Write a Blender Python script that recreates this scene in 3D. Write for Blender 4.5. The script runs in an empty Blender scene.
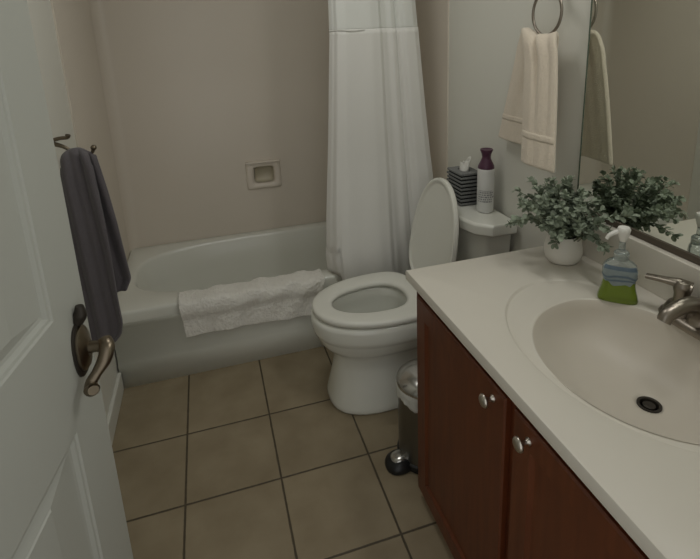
import bpy, bmesh, math, random
from mathutils import Vector, Matrix, noise
PI = math.pi
SC = bpy.context.scene
COL = SC.collection

# ------------------------------------------------------------------ dimensions
W = 1.5526          # room width, left wall x=0, right wall x=W
D = 0.7243          # tub depth (apron plane y=0)
RIM = 0.360         # tub rim height
HC = 0.7806         # vanity top height
XC = 0.991          # vanity front edge
YC = -0.8387        # vanity far end
YN = -1.90          # near wall (with the doorway)
CEIL = 2.40
T, OX, OY = 0.3128, 0.2791, -0.3641   # floor tile pitch and origin

# ------------------------------------------------------------------ materials
def mat(name, col, rough=0.5, metal=0.0, noise=None, bump=None, spec=0.5, coat=0.0, trans=0.0, ior=1.45, sheen=0.0):
    m = bpy.data.materials.new(name); m.use_nodes = True
    nt = m.node_tree; b = nt.nodes['Principled BSDF']
    b.inputs['Base Color'].default_value = (*col, 1)
    b.inputs['Roughness'].default_value = rough
    b.inputs['Metallic'].default_value = metal
    b.inputs['Specular IOR Level'].default_value = spec
    b.inputs['Coat Weight'].default_value = coat
    b.inputs['Transmission Weight'].default_value = trans
    b.inputs['IOR'].default_value = ior
    b.inputs['Sheen Weight'].default_value = sheen
    tc = nt.nodes.new('ShaderNodeTexCoord')
    if noise:
        sc, amt = noise
        n = nt.nodes.new('ShaderNodeTexNoise'); n.inputs['Scale'].default_value = sc; n.inputs['Detail'].default_value = 4
        nt.links.new(tc.outputs['Object'], n.inputs['Vector'])
        mx = nt.nodes.new('ShaderNodeMix'); mx.data_type = 'RGBA'
        mx.inputs['A'].default_value = (*[c*(1-amt) for c in col], 1)
        mx.inputs['B'].default_value = (*[min(1, c*(1+amt)) for c in col], 1)
        nt.links.new(n.outputs['Fac'], mx.inputs['Factor'])
        nt.links.new(mx.outputs['Result'], b.inputs['Base Color'])
    if bump:
        sc, st, dist = bump
        n2 = nt.nodes.new('ShaderNodeTexNoise'); n2.inputs['Scale'].default_value = sc; n2.inputs['Detail'].default_value = 3
        nt.links.new(tc.outputs['Object'], n2.inputs['Vector'])
        bp = nt.nodes.new('ShaderNodeBump'); bp.inputs['Strength'].default_value = st; bp.inputs['Distance'].default_value = dist
        nt.links.new(n2.outputs['Fac'], bp.inputs['Height'])
        nt.links.new(bp.outputs['Normal'], b.inputs['Normal'])
    return m

M = {}
M['paint'] = mat('wall_paint', (.73, .72, .65), .55, bump=(180, .12, .002))
M['ceil'] = mat('ceiling_paint', (.72, .73, .68), .8)
M['surround'] = mat('surround_panel', (.73, .665, .575), .27, noise=(3, .03))
M['dish'] = mat('glazed_dish', (.76, .69, .60), .28)
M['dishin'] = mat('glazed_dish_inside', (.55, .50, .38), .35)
M['trim'] = mat('trim_paint', (.70, .70, .64), .4)
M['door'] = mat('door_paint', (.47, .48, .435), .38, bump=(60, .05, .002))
M['tub'] = mat('tub_enamel', (.78, .785, .715), .22, coat=.2)
M['china'] = mat('toilet_china', (.78, .78, .71), .15, coat=.3)
M['seat'] = mat('toilet_seat_plastic', (.78, .775, .705), .28)
M['water'] = mat('toilet_water', (.45, .52, .50), .03, trans=.8, ior=1.33)
M['curtain'] = mat('curtain_fabric', (.80, .79, .75), .85, sheen=.2, bump=(500, .15, .001))
M['curtain_up'] = mat('curtain_upper_fabric', (.78, .79, .75), .8, sheen=.2)
M['terry_w'] = mat('white_terry', (.84, .82, .76), .95, noise=(60, .07), bump=(110, .8, .006), sheen=.3)
M['terry_b'] = mat('beige_terry', (.79, .695, .57), .95, noise=(90, .05), bump=(240, .7, .004), sheen=.3)
M['terry_g'] = mat('grey_terry', (.13, .118, .128), .95, noise=(90, .08), bump=(240, .6, .004), sheen=.25)
M['counter'] = mat('cultured_marble', (.70, .66, .58), .38, noise=(9, .02))
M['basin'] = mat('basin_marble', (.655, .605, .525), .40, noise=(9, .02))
M['nickel'] = mat('brushed_nickel', (.30, .265, .225), .34, 1.0)
M['bronze'] = mat('aged_bronze', (.20, .165, .12), .34, 1.0)
M['darkmetal'] = mat('dark_metal', (.05, .043, .035), .5, .6)
M['knob'] = mat('satin_knob', (.62, .58, .52), .28, 1.0)
M['chrome'] = mat('chrome', (.50, .49, .47), .20, 1.0)
M['steel'] = mat('brushed_steel', (.22, .212, .195), .33, 1.0)
M['bag'] = mat('bin_liner', (.62, .62, .58), .35)
M['black'] = mat('black_plastic', (.012, .012, .012), .35)
M['pot'] = mat('white_ceramic', (.78, .75, .69), .45)
M['soil'] = mat('soil', (.03, .025, .02), .9)
M['leaf'] = mat('eucalyptus_leaf', (.27, .315, .235), .6, noise=(40, .40))
M['stem'] = mat('plant_stem', (.10, .12, .06), .7)
M['tissue'] = mat('tissue_paper', (.80, .79, .74), .9)
M['purple'] = mat('purple_cap', (.085, .030, .060), .32)
M['white_pl'] = mat('white_plastic', (.72, .72, .70), .35)
M['greyprint'] = mat('grey_print', (.30, .30, .31), .45)
M['basket'] = mat('woven_grey', (.19, .195, .19), .8, noise=(260, .45))
M['basket_dk'] = mat('woven_dark', (.018, .02, .022), .8)
M['mirror'] = mat('mirror_glass', (.84, .87, .82), .01, 1.0)
M['mirroredge'] = mat('mirror_edge', (.10, .13, .09), .25)
M['channel'] = mat('aged_channel', (.11, .088, .066), .5, .2)
M['rodm'] = mat('rod_metal', (.7, .7, .7), .25, 1.0)

def wood():
    m = bpy.data.materials.new('cherry_wood'); m.use_nodes = True
    nt = m.node_tree; b = nt.nodes['Principled BSDF']
    tc = nt.nodes.new('ShaderNodeTexCoord'); mp = nt.nodes.new('ShaderNodeMapping')
    mp.inputs['Scale'].default_value = (18, 18, 1.4)
    n = nt.nodes.new('ShaderNodeTexNoise'); n.inputs['Scale'].default_value = 3.0; n.inputs['Detail'].default_value = 6
    cr = nt.nodes.new('ShaderNodeValToRGB')
    cr.color_ramp.elements[0].position = .3; cr.color_ramp.elements[0].color = (.098, .024, .008, 1)
    cr.color_ramp.elements[1].position = .7; cr.color_ramp.elements[1].color = (.145, .038, .012, 1)
    nt.links.new(tc.outputs['Object'], mp.inputs['Vector']); nt.links.new(mp.outputs['Vector'], n.inputs['Vector'])
    nt.links.new(n.outputs['Fac'], cr.inputs['Fac']); nt.links.new(cr.outputs['Color'], b.inputs['Base Color'])
    b.inputs['Roughness'].default_value = .38
    return m
M['wood'] = wood()

def tiles():
    m = bpy.data.materials.new('floor_tiles'); m.use_nodes = True
    nt = m.node_tree; b = nt.nodes['Principled BSDF']; L = nt.links.new
    g = nt.nodes.new('ShaderNodeNewGeometry'); s = nt.nodes.new('ShaderNodeSeparateXYZ'); L(g.outputs['Position'], s.inputs[0])
    def mth(op, a, bb=None):
        n = nt.nodes.new('ShaderNodeMath'); n.operation = op
        for i, v in enumerate((a, bb)):
            if v is None: continue
            if isinstance(v, (int, float)): n.inputs[i].default_value = v
            else: L(v, n.inputs[i])
        return n.outputs[0]
    cells = []; ds = []
    for out, o in ((s.outputs['X'], OX), (s.outputs['Y'], OY)):
        q = mth('DIVIDE', mth('SUBTRACT', out, o), T)
        cells.append(mth('FLOOR', q))
        f = mth('FRACT', q)
        e_ = mth('MINIMUM', f, mth('SUBTRACT', 1.0, f))
        if o == OY: e_ = mth('ADD', e_, mth('GREATER_THAN', out, -.12))   # the row along the tub is one cut tile deep
        ds.append(e_)
    d = mth('MULTIPLY', mth('MINIMUM', ds[0], ds[1]), T)
    wob = nt.nodes.new('ShaderNodeTexNoise'); wob.inputs['Scale'].default_value = 40; L(g.outputs['Position'], wob.inputs['Vector'])
    d2 = mth('ADD', d, mth('MULTIPLY', mth('SUBTRACT', wob.outputs['Fac'], .5), .002))
    mr = nt.nodes.new('ShaderNodeMapRange'); mr.interpolation_type = 'SMOOTHSTEP'
    mr.inputs['From Min'].default_value = .0022; mr.inputs['From Max'].default_value = .0042
    L(d2, mr.inputs['Value'])
    cb = nt.nodes.new('ShaderNodeCombineXYZ'); L(cells[0], cb.inputs[0]); L(cells[1], cb.inputs[1])
    wn = nt.nodes.new('ShaderNodeTexWhiteNoise'); wn.noise_dimensions = '3D'; L(cb.outputs[0], wn.inputs['Vector'])
    n1 = nt.nodes.new('ShaderNodeTexNoise'); n1.inputs['Scale'].default_value = 7; n1.inputs['Detail'].default_value = 6; L(g.outputs['Position'], n1.inputs['Vector'])
    cr = nt.nodes.new('ShaderNodeValToRGB')
    cr.color_ramp.elements[0].position = .25; cr.color_ramp.elements[0].color = (.250, .198, .122, 1)
    cr.color_ramp.elements[1].position = .75; cr.color_ramp.elements[1].color = (.350, .288, .190, 1)
    L(n1.outputs['Fac'], cr.inputs['Fac'])
    hs = nt.nodes.new('ShaderNodeHueSaturation'); L(cr.outputs['Color'], hs.inputs['Color'])
    L(mth('ADD', mth('MULTIPLY', wn.outputs['Value'], .10), .95), hs.inputs['Value'])
    mx = nt.nodes.new('ShaderNodeMix'); mx.data_type = 'RGBA'
    mx.inputs['A'].default_value = (.085, .066, .040, 1)
    L(hs.outputs['Color'], mx.inputs['B']); L(mr.outputs['Result'], mx.inputs['Factor'])
    L(mx.outputs['Result'], b.inputs['Base Color'])
    b.inputs['Roughness'].default_value = .45
    bp = nt.nodes.new('ShaderNodeBump'); bp.inputs['Strength'].default_value = .78; bp.inputs['Distance'].default_value = .003
    L(mr.outputs['Result'], bp.inputs['Height']); L(bp.outputs['Normal'], b.inputs['Normal'])
    return m
M['tiles'] = tiles()

def soap_mat(name, col, rough, tr):
    return mat(name, col, rough, trans=tr, ior=1.40)
M['soapgreen'] = soap_mat('green_soap', (.25, .35, .045), .08, .5)
M['soapclear'] = soap_mat('clear_plastic', (.70, .76, .74), .08, .75)
M['soapblue'] = mat('blue_label', (.12, .17, .22), .35, noise=(60, .35))
M['soappale'] = mat('pale_label', (.25, .30, .31), .35, noise=(80, .25))
M['pump'] = mat('white_pump', (.80, .79, .74), .3)

# ------------------------------------------------------------------ mesh helpers
def link(name, bm, m, parent=None, smooth=False, bevel=0, subsurf=0, solid=0, angle=40, solid_off=0):
    me = bpy.data.meshes.new(name)
    bmesh.ops.recalc_face_normals(bm, faces=bm.faces[:])
    bm.to_mesh(me); bm.free()
    o = bpy.data.objects.new(name, me); COL.objects.link(o)
    if m is not None: me.materials.append(m)
    if parent is not None: o.parent = parent
    if smooth:
        for p in me.polygons: p.use_smooth = True
        try:
            me.set_sharp_from_angle(angle=math.radians(angle))
        except Exception: pass
    if solid:
        s = o.modifiers.new('solid', 'SOLIDIFY'); s.thickness = solid; s.offset = solid_off
    if subsurf:
        s = o.modifiers.new('sub', 'SUBSURF'); s.levels = subsurf; s.render_levels = subsurf
    if bevel:
        b = o.modifiers.new('bev', 'BEVEL'); b.width = bevel; b.segments = 3; b.limit_method = 'ANGLE'; b.angle_limit = math.radians(35)
        for p in me.polygons: p.use_smooth = True
        w = o.modifiers.new('wn', 'WEIGHTED_NORMAL'); w.keep_sharp = False
    return o

def thing(name, label, cat, loc=(0, 0, 0), rz=0, group=None):
    o = bpy.data.objects.new(name, None); COL.objects.link(o)
    o.location = loc; o.rotation_euler = (0, 0, rz); o.empty_display_size = .05
    o['label'] = label; o['category'] = cat
    if group: o['group'] = group
    return o
def tag(o, label, cat, group=None):
    o['label'] = label; o['category'] = cat
    if group: o['group'] = group
    return o
def struct(o):
    o['kind'] = 'structure'; return o

def box(bm, a, b, mtx=None):
    x0, y0, z0 = a; x1, y1, z1 = b
    vs = [bm.verts.new((x, y, z)) for z in (z0, z1) for y in (y0, y1) for x in (x0, x1)]
    if mtx: 
        for v in vs: v.co = mtx @ v.co
    for f in ((0, 1, 3, 2), (4, 6, 7, 5), (0, 4, 5, 1), (2, 3, 7, 6), (0, 2, 6, 4), (1, 5, 7, 3)):
        bm.faces.new([vs[i] for i in f])
    return vs
def loft(bm, rings, cap0=True, cap1=True, closed=True):
    R = [[bm.verts.new(p) for p in r] for r in rings]
    n = len(R[0])
    for a, b in zip(R, R[1:]):
        for i in range(n if closed else n-1):
            j = (i+1) % n
            bm.faces.new((a[i], a[j], b[j], b[i]))
    if cap0: bm.faces.new(R[0][::-1])
    if cap1: bm.faces.new(R[-1])
    return R
def lathe(bm, prof, c=(0, 0, 0), n=40, axis='z', cap0=True, cap1=True):
    rings = []
    for r, h in prof:
        ring = []
        for i in range(n):
            a = 2*PI*i/n
            p = (r*math.cos(a), r*math.sin(a), h)
            if axis == 'x': p = (h, r*math.cos(a), r*math.sin(a))
            if axis == 'y': p = (r*math.cos(a), h, r*math.sin(a))
            ring.append((c[0]+p[0], c[1]+p[1], c[2]+p[2]))
        rings.append(ring)
    loft(bm, rings, cap0, cap1)
def spline(pts, n):
    P = [Vector(p) for p in pts]
    if len(P) == 2: return [P[0].lerp(P[1], t/n) for t in range(n+1)]
    Q = [2*P[0]-P[1]] + P + [2*P[-1]-P[-2]]
    out = []
    for k in range(len(P)-1):
        a, b, c, d = Q[k:k+4]
        for i in range(n):
            t = i/n
            out.append(.5*((2*b)+(c-a)*t+(2*a-5*b+4*c-d)*t*t+(3*b-a-3*c+d)*t**3))
    out.append(P[-1]); return out
def tube(bm, pts, r, n=12, seg=6, smooth=True, flat=1.0):
    """r: number or list per control point; flat squashes the section vertically"""
    P = spline(pts, seg) if smooth else [Vector(p) for p in pts]
    m = len(P)
    if isinstance(r, (int, float)): rr = [r]*m
    else:
        rr = []
        for i in range(m):
            t = i/(m-1)*(len(r)-1); k = min(int(t), len(r)-2); rr.append(r[k]+(r[k+1]-r[k])*(t-k))
    rings = []; up = Vector((0, 0, 1)); prev = None
    for i, p in enumerate(P):
        d = (P[min(i+1, m-1)]-P[max(i-1, 0)]).normalized()
        if prev is None:
            u = d.cross(up)
            if u.length < .1: u = d.cross(Vector((1, 0, 0)))
            u.normalize()
        else:
            u = prev - d*prev.dot(d); u.normalize()
        prev = u; v = u.cross(d)
        rings.append([p+u*rr[i]*math.cos(2*PI*k/n)+v*rr[i]*flat*math.sin(2*PI*k/n) for k in range(n)])
    loft(bm, rings)
def sup(cx, cy, ax, ay, n, z, N=96, ax2=None):
    """superellipse ring; ax2 = half length on the +x side"""
    out = []
    for i in range(N):
        a = 2*PI*i/N; c, s = math.cos(a), math.sin(a)
        X = (ax2 if (ax2 is not None and c > 0) else ax)
        out.append((cx+X*math.copysign(abs(c)**(2/n), c), cy+ay*math.copysign(abs(s)**(2/n), s), z))
    return out
def sheet(bm, f, nu, nv):
    g = [[bm.verts.new(f(i/nu, j/nv)) for i in range(nu+1)] for j in range(nv+1)]
    for j in range(nv):
        for i in range(nu):
            bm.faces.new((g[j][i], g[j][i+1], g[j+1][i+1], g[j+1][i]))
def lerp(a, b, t): return a+(b-a)*t
def interp(tab, t):
    if t <= tab[0][0]: return tab[0][1]
    for (a, va), (b, vb) in zip(tab, tab[1:]):
        if t <= b:
            k = (t-a)/(b-a); k = k*k*(3-2*k)
            return va+(vb-va)*k
    return tab[-1][1]
def lint(tab, t):
    if t <= tab[0][0]: return tab[0][1]
    for (a, va), (b, vb) in zip(tab, tab[1:]):
        if t <= b: return va+(vb-va)*(t-a)/(b-a)
    return tab[-1][1]

# ------------------------------------------------------------------ the room
WT = .10
bm = bmesh.new(); box(bm, (-.1, -2.9, -.08), (W+.1, D+.12, 0)); struct(link('floor', bm, M['tiles']))
bm = bmesh.new(); box(bm, (-.11, YN-.12, CEIL), (W+.11, D+.14, CEIL+.08)); struct(link('ceiling', bm, M['ceil']))
bm = bmesh.new(); box(bm, (-.006-WT, YN-.12, 0), (-.006, D+.12, CEIL)); struct(link('wall_left', bm, M['paint']))
bm = bmesh.new(); box(bm, (W+.006, YN-.12, 0), (W+.006+WT, D+.12, CEIL)); struct(link('wall_right', bm, M['paint']))
bm = bmesh.new(); box(bm, (-.006, D+.06, 0), (W+.006, D+.14, CEIL)); struct(link('wall_back', bm, M['paint']))
bm = bmesh.new()
box(bm, (-.006, YN-.12, 0), (.095, YN, CEIL)); box(bm, (.895, YN-.12, 0), (W+.006, YN, CEIL)); box(bm, (.095, YN-.12, 2.07), (.895, YN, CEIL))
struct(link('wall_front', bm, M['paint']))
# tub alcove wall panels (U-shaped, rounded rear corners) with the hole for the soap dish
HX0, HX1, HZ0, HZ1 = .704, .820, .645, .748
def alcove():
    bm = bmesh.new()
    r = .055
    path = [(0.0, -.004)]
    path += [(0.0, y) for y in (.15, .35, .55)]
    path += [(r-r*math.cos(a), D-r+r*math.sin(a)) for a in [PI/2*i/8 for i in range(9)]]
    path += [(HX0, D), (HX1, D)]
    path += [(W-r+r*math.sin(a), D-r+r*math.cos(a)) for a in [PI/2*i/8 for i in range(9)]]
    path += [(W, y) for y in (.55, .35, .15)] + [(W, -.004)]
    zs = [.3, HZ0, HZ1, 2.15]
    g = [[bm.verts.new((x, y, z)) for x, y in path] for z in zs]
    for j in range(3):
        for i in range(len(path)-1):
            if j == 1 and path[i] == (HX0, D): continue
            bm.faces.new((g[j][i], g[j][i+1], g[j+1][i+1], g[j+1][i]))
    # return edges to the painted wall
    for k, dx in ((0, -.006), (len(path)-1, .006)):
        for j in range(3):
            a, b = g[j][k], g[j+1][k]
            c = bm.verts.new((a.co.x+dx, a.co.y, a.co.z)); d = bm.verts.new((b.co.x+dx, b.co.y, b.co.z))
            bm.faces.new((a, b, d, c))
    # recess walls
    def q(*p): bm.faces.new([bm.verts.new(v) for v in p])
    e = D+.045
    q((HX0, D, HZ0), (HX1, D, HZ0), (HX1, e, HZ0), (HX0, e, HZ0)); q((HX0, D, HZ1), (HX1, D, HZ1), (HX1, e, HZ1), (HX0, e, HZ1))
    q((HX0, D, HZ0), (HX0, D, HZ1), (HX0, e, HZ1), (HX0, e, HZ0)); q((HX1, D, HZ0), (HX1, D, HZ1), (HX1, e, HZ1), (HX1, e, HZ0))
    return bm
o = link('wall_alcove', alcove(), M['surround'], smooth=True, angle=50); struct(o)
# baseboards
def bboard(name, a, b):
    bm = bmesh.new(); box(bm, a, b); struct(link(name, bm, M['trim'], bevel=.004))
bboard('baseboard_left', (-.006, YN, 0), (.010, -.004, .088))
bboard('baseboard_right', (W-.010, YC+.012, 0), (W+.006, -.004, .088))
# door casing on the near wall
bm = bmesh.new()
box(bm, (.045, YN-.125, 0), (.100, YN+.000, 2.12)); 
struct(link('trim_1', bm, M['trim'], bevel=.003))
bm = bmesh.new(); box(bm, (.892, YN-.125, 0), (.90, YN, 2.07)); struct(link('trim_2', bm, M['trim']))

# ------------------------------------------------------------------ ceiling lamp (unseen, added to light the room from above)
LX, LY = .80, -.52
lamp = thing('added_ceiling_light', 'round flush ceiling lamp added out of view to light the room', 'ceiling light', (LX, LY, CEIL))
bm = bmesh.new(); lathe(bm, [(.15, 0), (.15, -.022), (.142, -.026)]); link('lamp_base', bm, M['nickel'], lamp, smooth=True)
em = bpy.data.materials.new('lamp_glass'); em.use_nodes = True
eb = em.node_tree.nodes['Principled BSDF']; eb.inputs['Base Color'].default_value = (.9, .9, .88, 1)
eb.inputs['Emission Color'].default_value = (1, .98, .93, 1); eb.inputs['Emission Strength'].default_value = 1.5
bm = bmesh.new(); lathe(bm, [(.138, -.024), (.132, -.05), (.10, -.078), (.05, -.092), (.001, -.095)]); link('lamp_shade', bm, em, lamp, smooth=True)

# ------------------------------------------------------------------ soap dish in the back wall
dish = thing('soap_dish', 'beige ceramic soap dish recessed in the wall above the bathtub', 'soap dish', (.758, D, .695))
bm = bmesh.new()
def rr(cx, cz, ax, az, n, y, N=64):
    return [(x, y, z2) for (x, z2, _) in sup(cx, cz, ax, az, n, 0, N)]
loft(bm, [rr(0, 0, .098, .080, 14, .0), rr(0, 0, .098, .080, 14, -.008), rr(0, 0, .092, .074, 14, -.014),
          rr(.001, -.003, .066, .056, 7, -.014), rr(.001, -.002, .060, .050, 5, -.006), rr(.003, 0, .0555, .049, 6, .012)], False, False)
link('frame', bm, M['dish'], dish, smooth=True, angle=60)
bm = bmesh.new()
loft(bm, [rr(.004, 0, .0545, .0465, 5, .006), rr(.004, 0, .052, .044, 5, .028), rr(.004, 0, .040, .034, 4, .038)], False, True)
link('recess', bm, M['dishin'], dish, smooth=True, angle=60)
bm = bmesh.new(); box(bm, (-.098, -.026, .072), (.096, .0, .082)); link('ledge', bm, M['dish'], dish, bevel=.004)

# ------------------------------------------------------------------ bathtub
def bathtub():
    t = thing('bathtub', 'white enamel bathtub with a plain front apron in the alcove', 'bathtub', (W/2, D/2, 0))
    ox, oy = W/2, D/2
    bm = bmesh.new()
    cx, cy = .745-ox, .367-oy
    def outer(z, d=0): return sup(0, 0, W/2-.0005-d, D/2-d-.0005, 60, z, 160)
    def inner(z, ax, ay, n, dx=0, dy=0): return sup(cx+dx, cy+dy, ax, ay, n, z, 160)
    rings = [outer(RIM-.05), outer(RIM-.014), outer(RIM-.004, .003), outer(RIM, .010),
             inner(RIM+.001, .690, .294, 3.0), inner(RIM-.003, .683, .287, 3.0), inner(RIM-.016, .675, .279, 3.0),
             inner(.22, .645, .258, 3.2, .0), inner(.12, .61, .235, 3.4, .01), inner(.075, .57, .21, 3.4, .02), inner(.06, .50, .17, 3.2, .03)]
    loft(bm, rings, False, True)
    link('tub_shell', bm, M['tub'], t, smooth=True, angle=60)
    # apron: shallow raised panel with a skirt
    bm = bmesh.new()
    prof = [(.002, RIM-.045), (-.0, RIM-.060), (.006, RIM-.075), (.006, .135), (.0, .115), (.0, .0)]
    x0, x1 = -W/2+.0005, W/2-.0005
    a = [bm.verts.new((x0, y-oy, z)) for y, z in prof]; b = [bm.verts.new((x1, y-oy, z)) for y, z in prof]
    for i in range(len(prof)-1): bm.faces.new((a[i], b[i], b[i+1], a[i+1]))
    link('apron', bm, M['tub'], t, smooth=True, angle=50, solid=.006, solid_off=-1)
    bm = bmesh.new(); lathe(bm, [(.028, 0), (.028, .003), (.020, .004), (.018, .001)], (W-.26-ox, cy, .0605), 28); link('tub_drain', bm, M['chrome'], t, smooth=True)
bathtub()

# towel draped over the tub rim
def rim_towel():
    # path over the rim in (y,z): inside the basin -> over the rim -> down the front
    pts = [(.118, .285), (.104, .335), (.086, .366), (.060, .3745), (.025, .3745), (-.008, .370), (-.021, .345), (-.023, .30), (-.024, .26), (-.025, .205)]
    P = spline([(0, y, z) for y, z in pts], 5)
    rnd = random.Random(5)
    def f(u, v):
        k = v*(len(P)-1); i = min(int(k), len(P)-2); p = P[i].lerp(P[i+1], k-i)
        x = lerp(.278, .922, u)
        z = p.z; y = p.y
        if v > .62:
            w = (v-.62)/.38
            z += w*(.010*math.sin(u*2.4+.4) - .004 - .014*u)
            y -= .004*math.sin(u*17+2*v)*w + .004*w
            x += w*(.014*(1-u)-.052*u)
        z += (.004*math.sin(u*23+v*5)+.003*math.sin(u*41-v*9))*(1 if .15 < v < .6 else .3)
        # bulky upper fold ending in a step above the flat lower layer
        if v > .45:
            y -= .013*(1/(1+math.exp((v-.765-.02*math.sin(u*7))/.020)))*min(1, (v-.45)/.12)
            y -= .003*math.sin(u*29+v*11)
        nv = noise.noise(Vector((u*38, v*22, 3)))*.0022+noise.noise(Vector((u*90, v*50, 7)))*.0014
        z += nv*(1 if .15 < v < .6 else .2); y -= nv*(1 if v > .45 else 0)
        return (x, y, z)
    bm = bmesh.new(); sheet(bm, f, 200, 90)
    o = link('bath_towel', bm, M['terry_w'], smooth=True, angle=180, solid=.011, solid_off=1, subsurf=1)
    tag(o, 'white terry towel draped over the front rim of the bathtub', 'towel')
    return o
rim_towel()

# ------------------------------------------------------------------ shower curtain
def curtain():
    t = thing('shower_curtain', 'long white fabric shower curtain gathered at the right end of the tub', 'shower curtain', (1.2, -.02, 1.95))
    L = Vector((1.2, -.02, 1.95))
    XL = [(0.10, .975), (.36, .955), (.45, .948), (.633, .957), (1.0, .985), (1.47, 1.015), (1.60, 1.017), (1.95, 1.02)]
    XR = [(0.10, 1.515), (.45, 1.505), (.827, 1.480), (1.12, 1.448), (1.6, 1.402), (1.95, 1.37)]
    FY = [(0, .030), (.03, .006), (.065, -.020), (.16, -.030), (.30, -.024), (.42, -.029), (.52, -.020), (.58, .002), (.64, .010), (.69, .004), (.725, .010), (.755, .028), (.79, .008), (.84, -.012), (.93, -.008), (1, .010)]
    def pt(u, z, dy=0):
        amp = .75 + .25*min(1, (1.9-z)/1.2)
        y = interp(FY, u)*amp + .0008*math.sin(u*31+z*1.3)
        if z < .9: y -= .030*min(1, (.9-z)/.45) * (1 if u > .1 else u*10)
        x = lerp(lint(XL, z), lint(XR, z), u)
        return Vector((x, y+dy, z))-L
    def hem(u):
        return lint([(0, .372), (.05, .374), (.085, .37), (.10, .20), (.13, .10), (1, .09)], u)
    def f(u, v):
        z = lerp(hem(u), 1.478, v)
        p = pt(u, z)
        if u < .1 and z < .5: p.y += .012
        return p
    bm = bmesh.new(); sheet(bm, f, 150, 60)
    link('curtain_fabric', bm, M['curtain'], t, smooth=True, angle=180, solid=.0018)
    bm = bmesh.new(); sheet(bm, lambda u, v: pt(u, lerp(1.466, 1.965, v), .005), 150, 24)
    link('upper_panel', bm, M['curtain_up'], t, smooth=True, angle=180, solid=.0015)
    # turned seam where the two fabrics meet
    bm = bmesh.new(); tube(bm, [pt(u/60, 1.474+.002*math.sin(u*.35), -.0025) for u in range(22)], .0026, 6, smooth=False)
    link('seam', bm, M['curtain'], t, smooth=True)
    rod = bmesh.new(); tube(rod, [(.0, .0, 1.98), (W, .0, 1.98)], .0125, 16, smooth=False)
    r = thing('curtain_rod', 'straight metal shower curtain rod above the tub', 'curtain rod', (0, 0, 1.98))
    for v in rod.verts: v.co.z -= 1.98
    link('rod', rod, M['rodm'], r, smooth=True)
    for x0, s in ((.0, 1), (W, -1)):
        b = bmesh.new(); lathe(b, [(.03, x0), (.03, x0+s*.008), (.016, x0+s*.02), (.0135, x0+s*.03)], (0, 0, 0), 24, 'x')
        link('flange', b, M['rodm'], r, smooth=True)
curtain()

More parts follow.
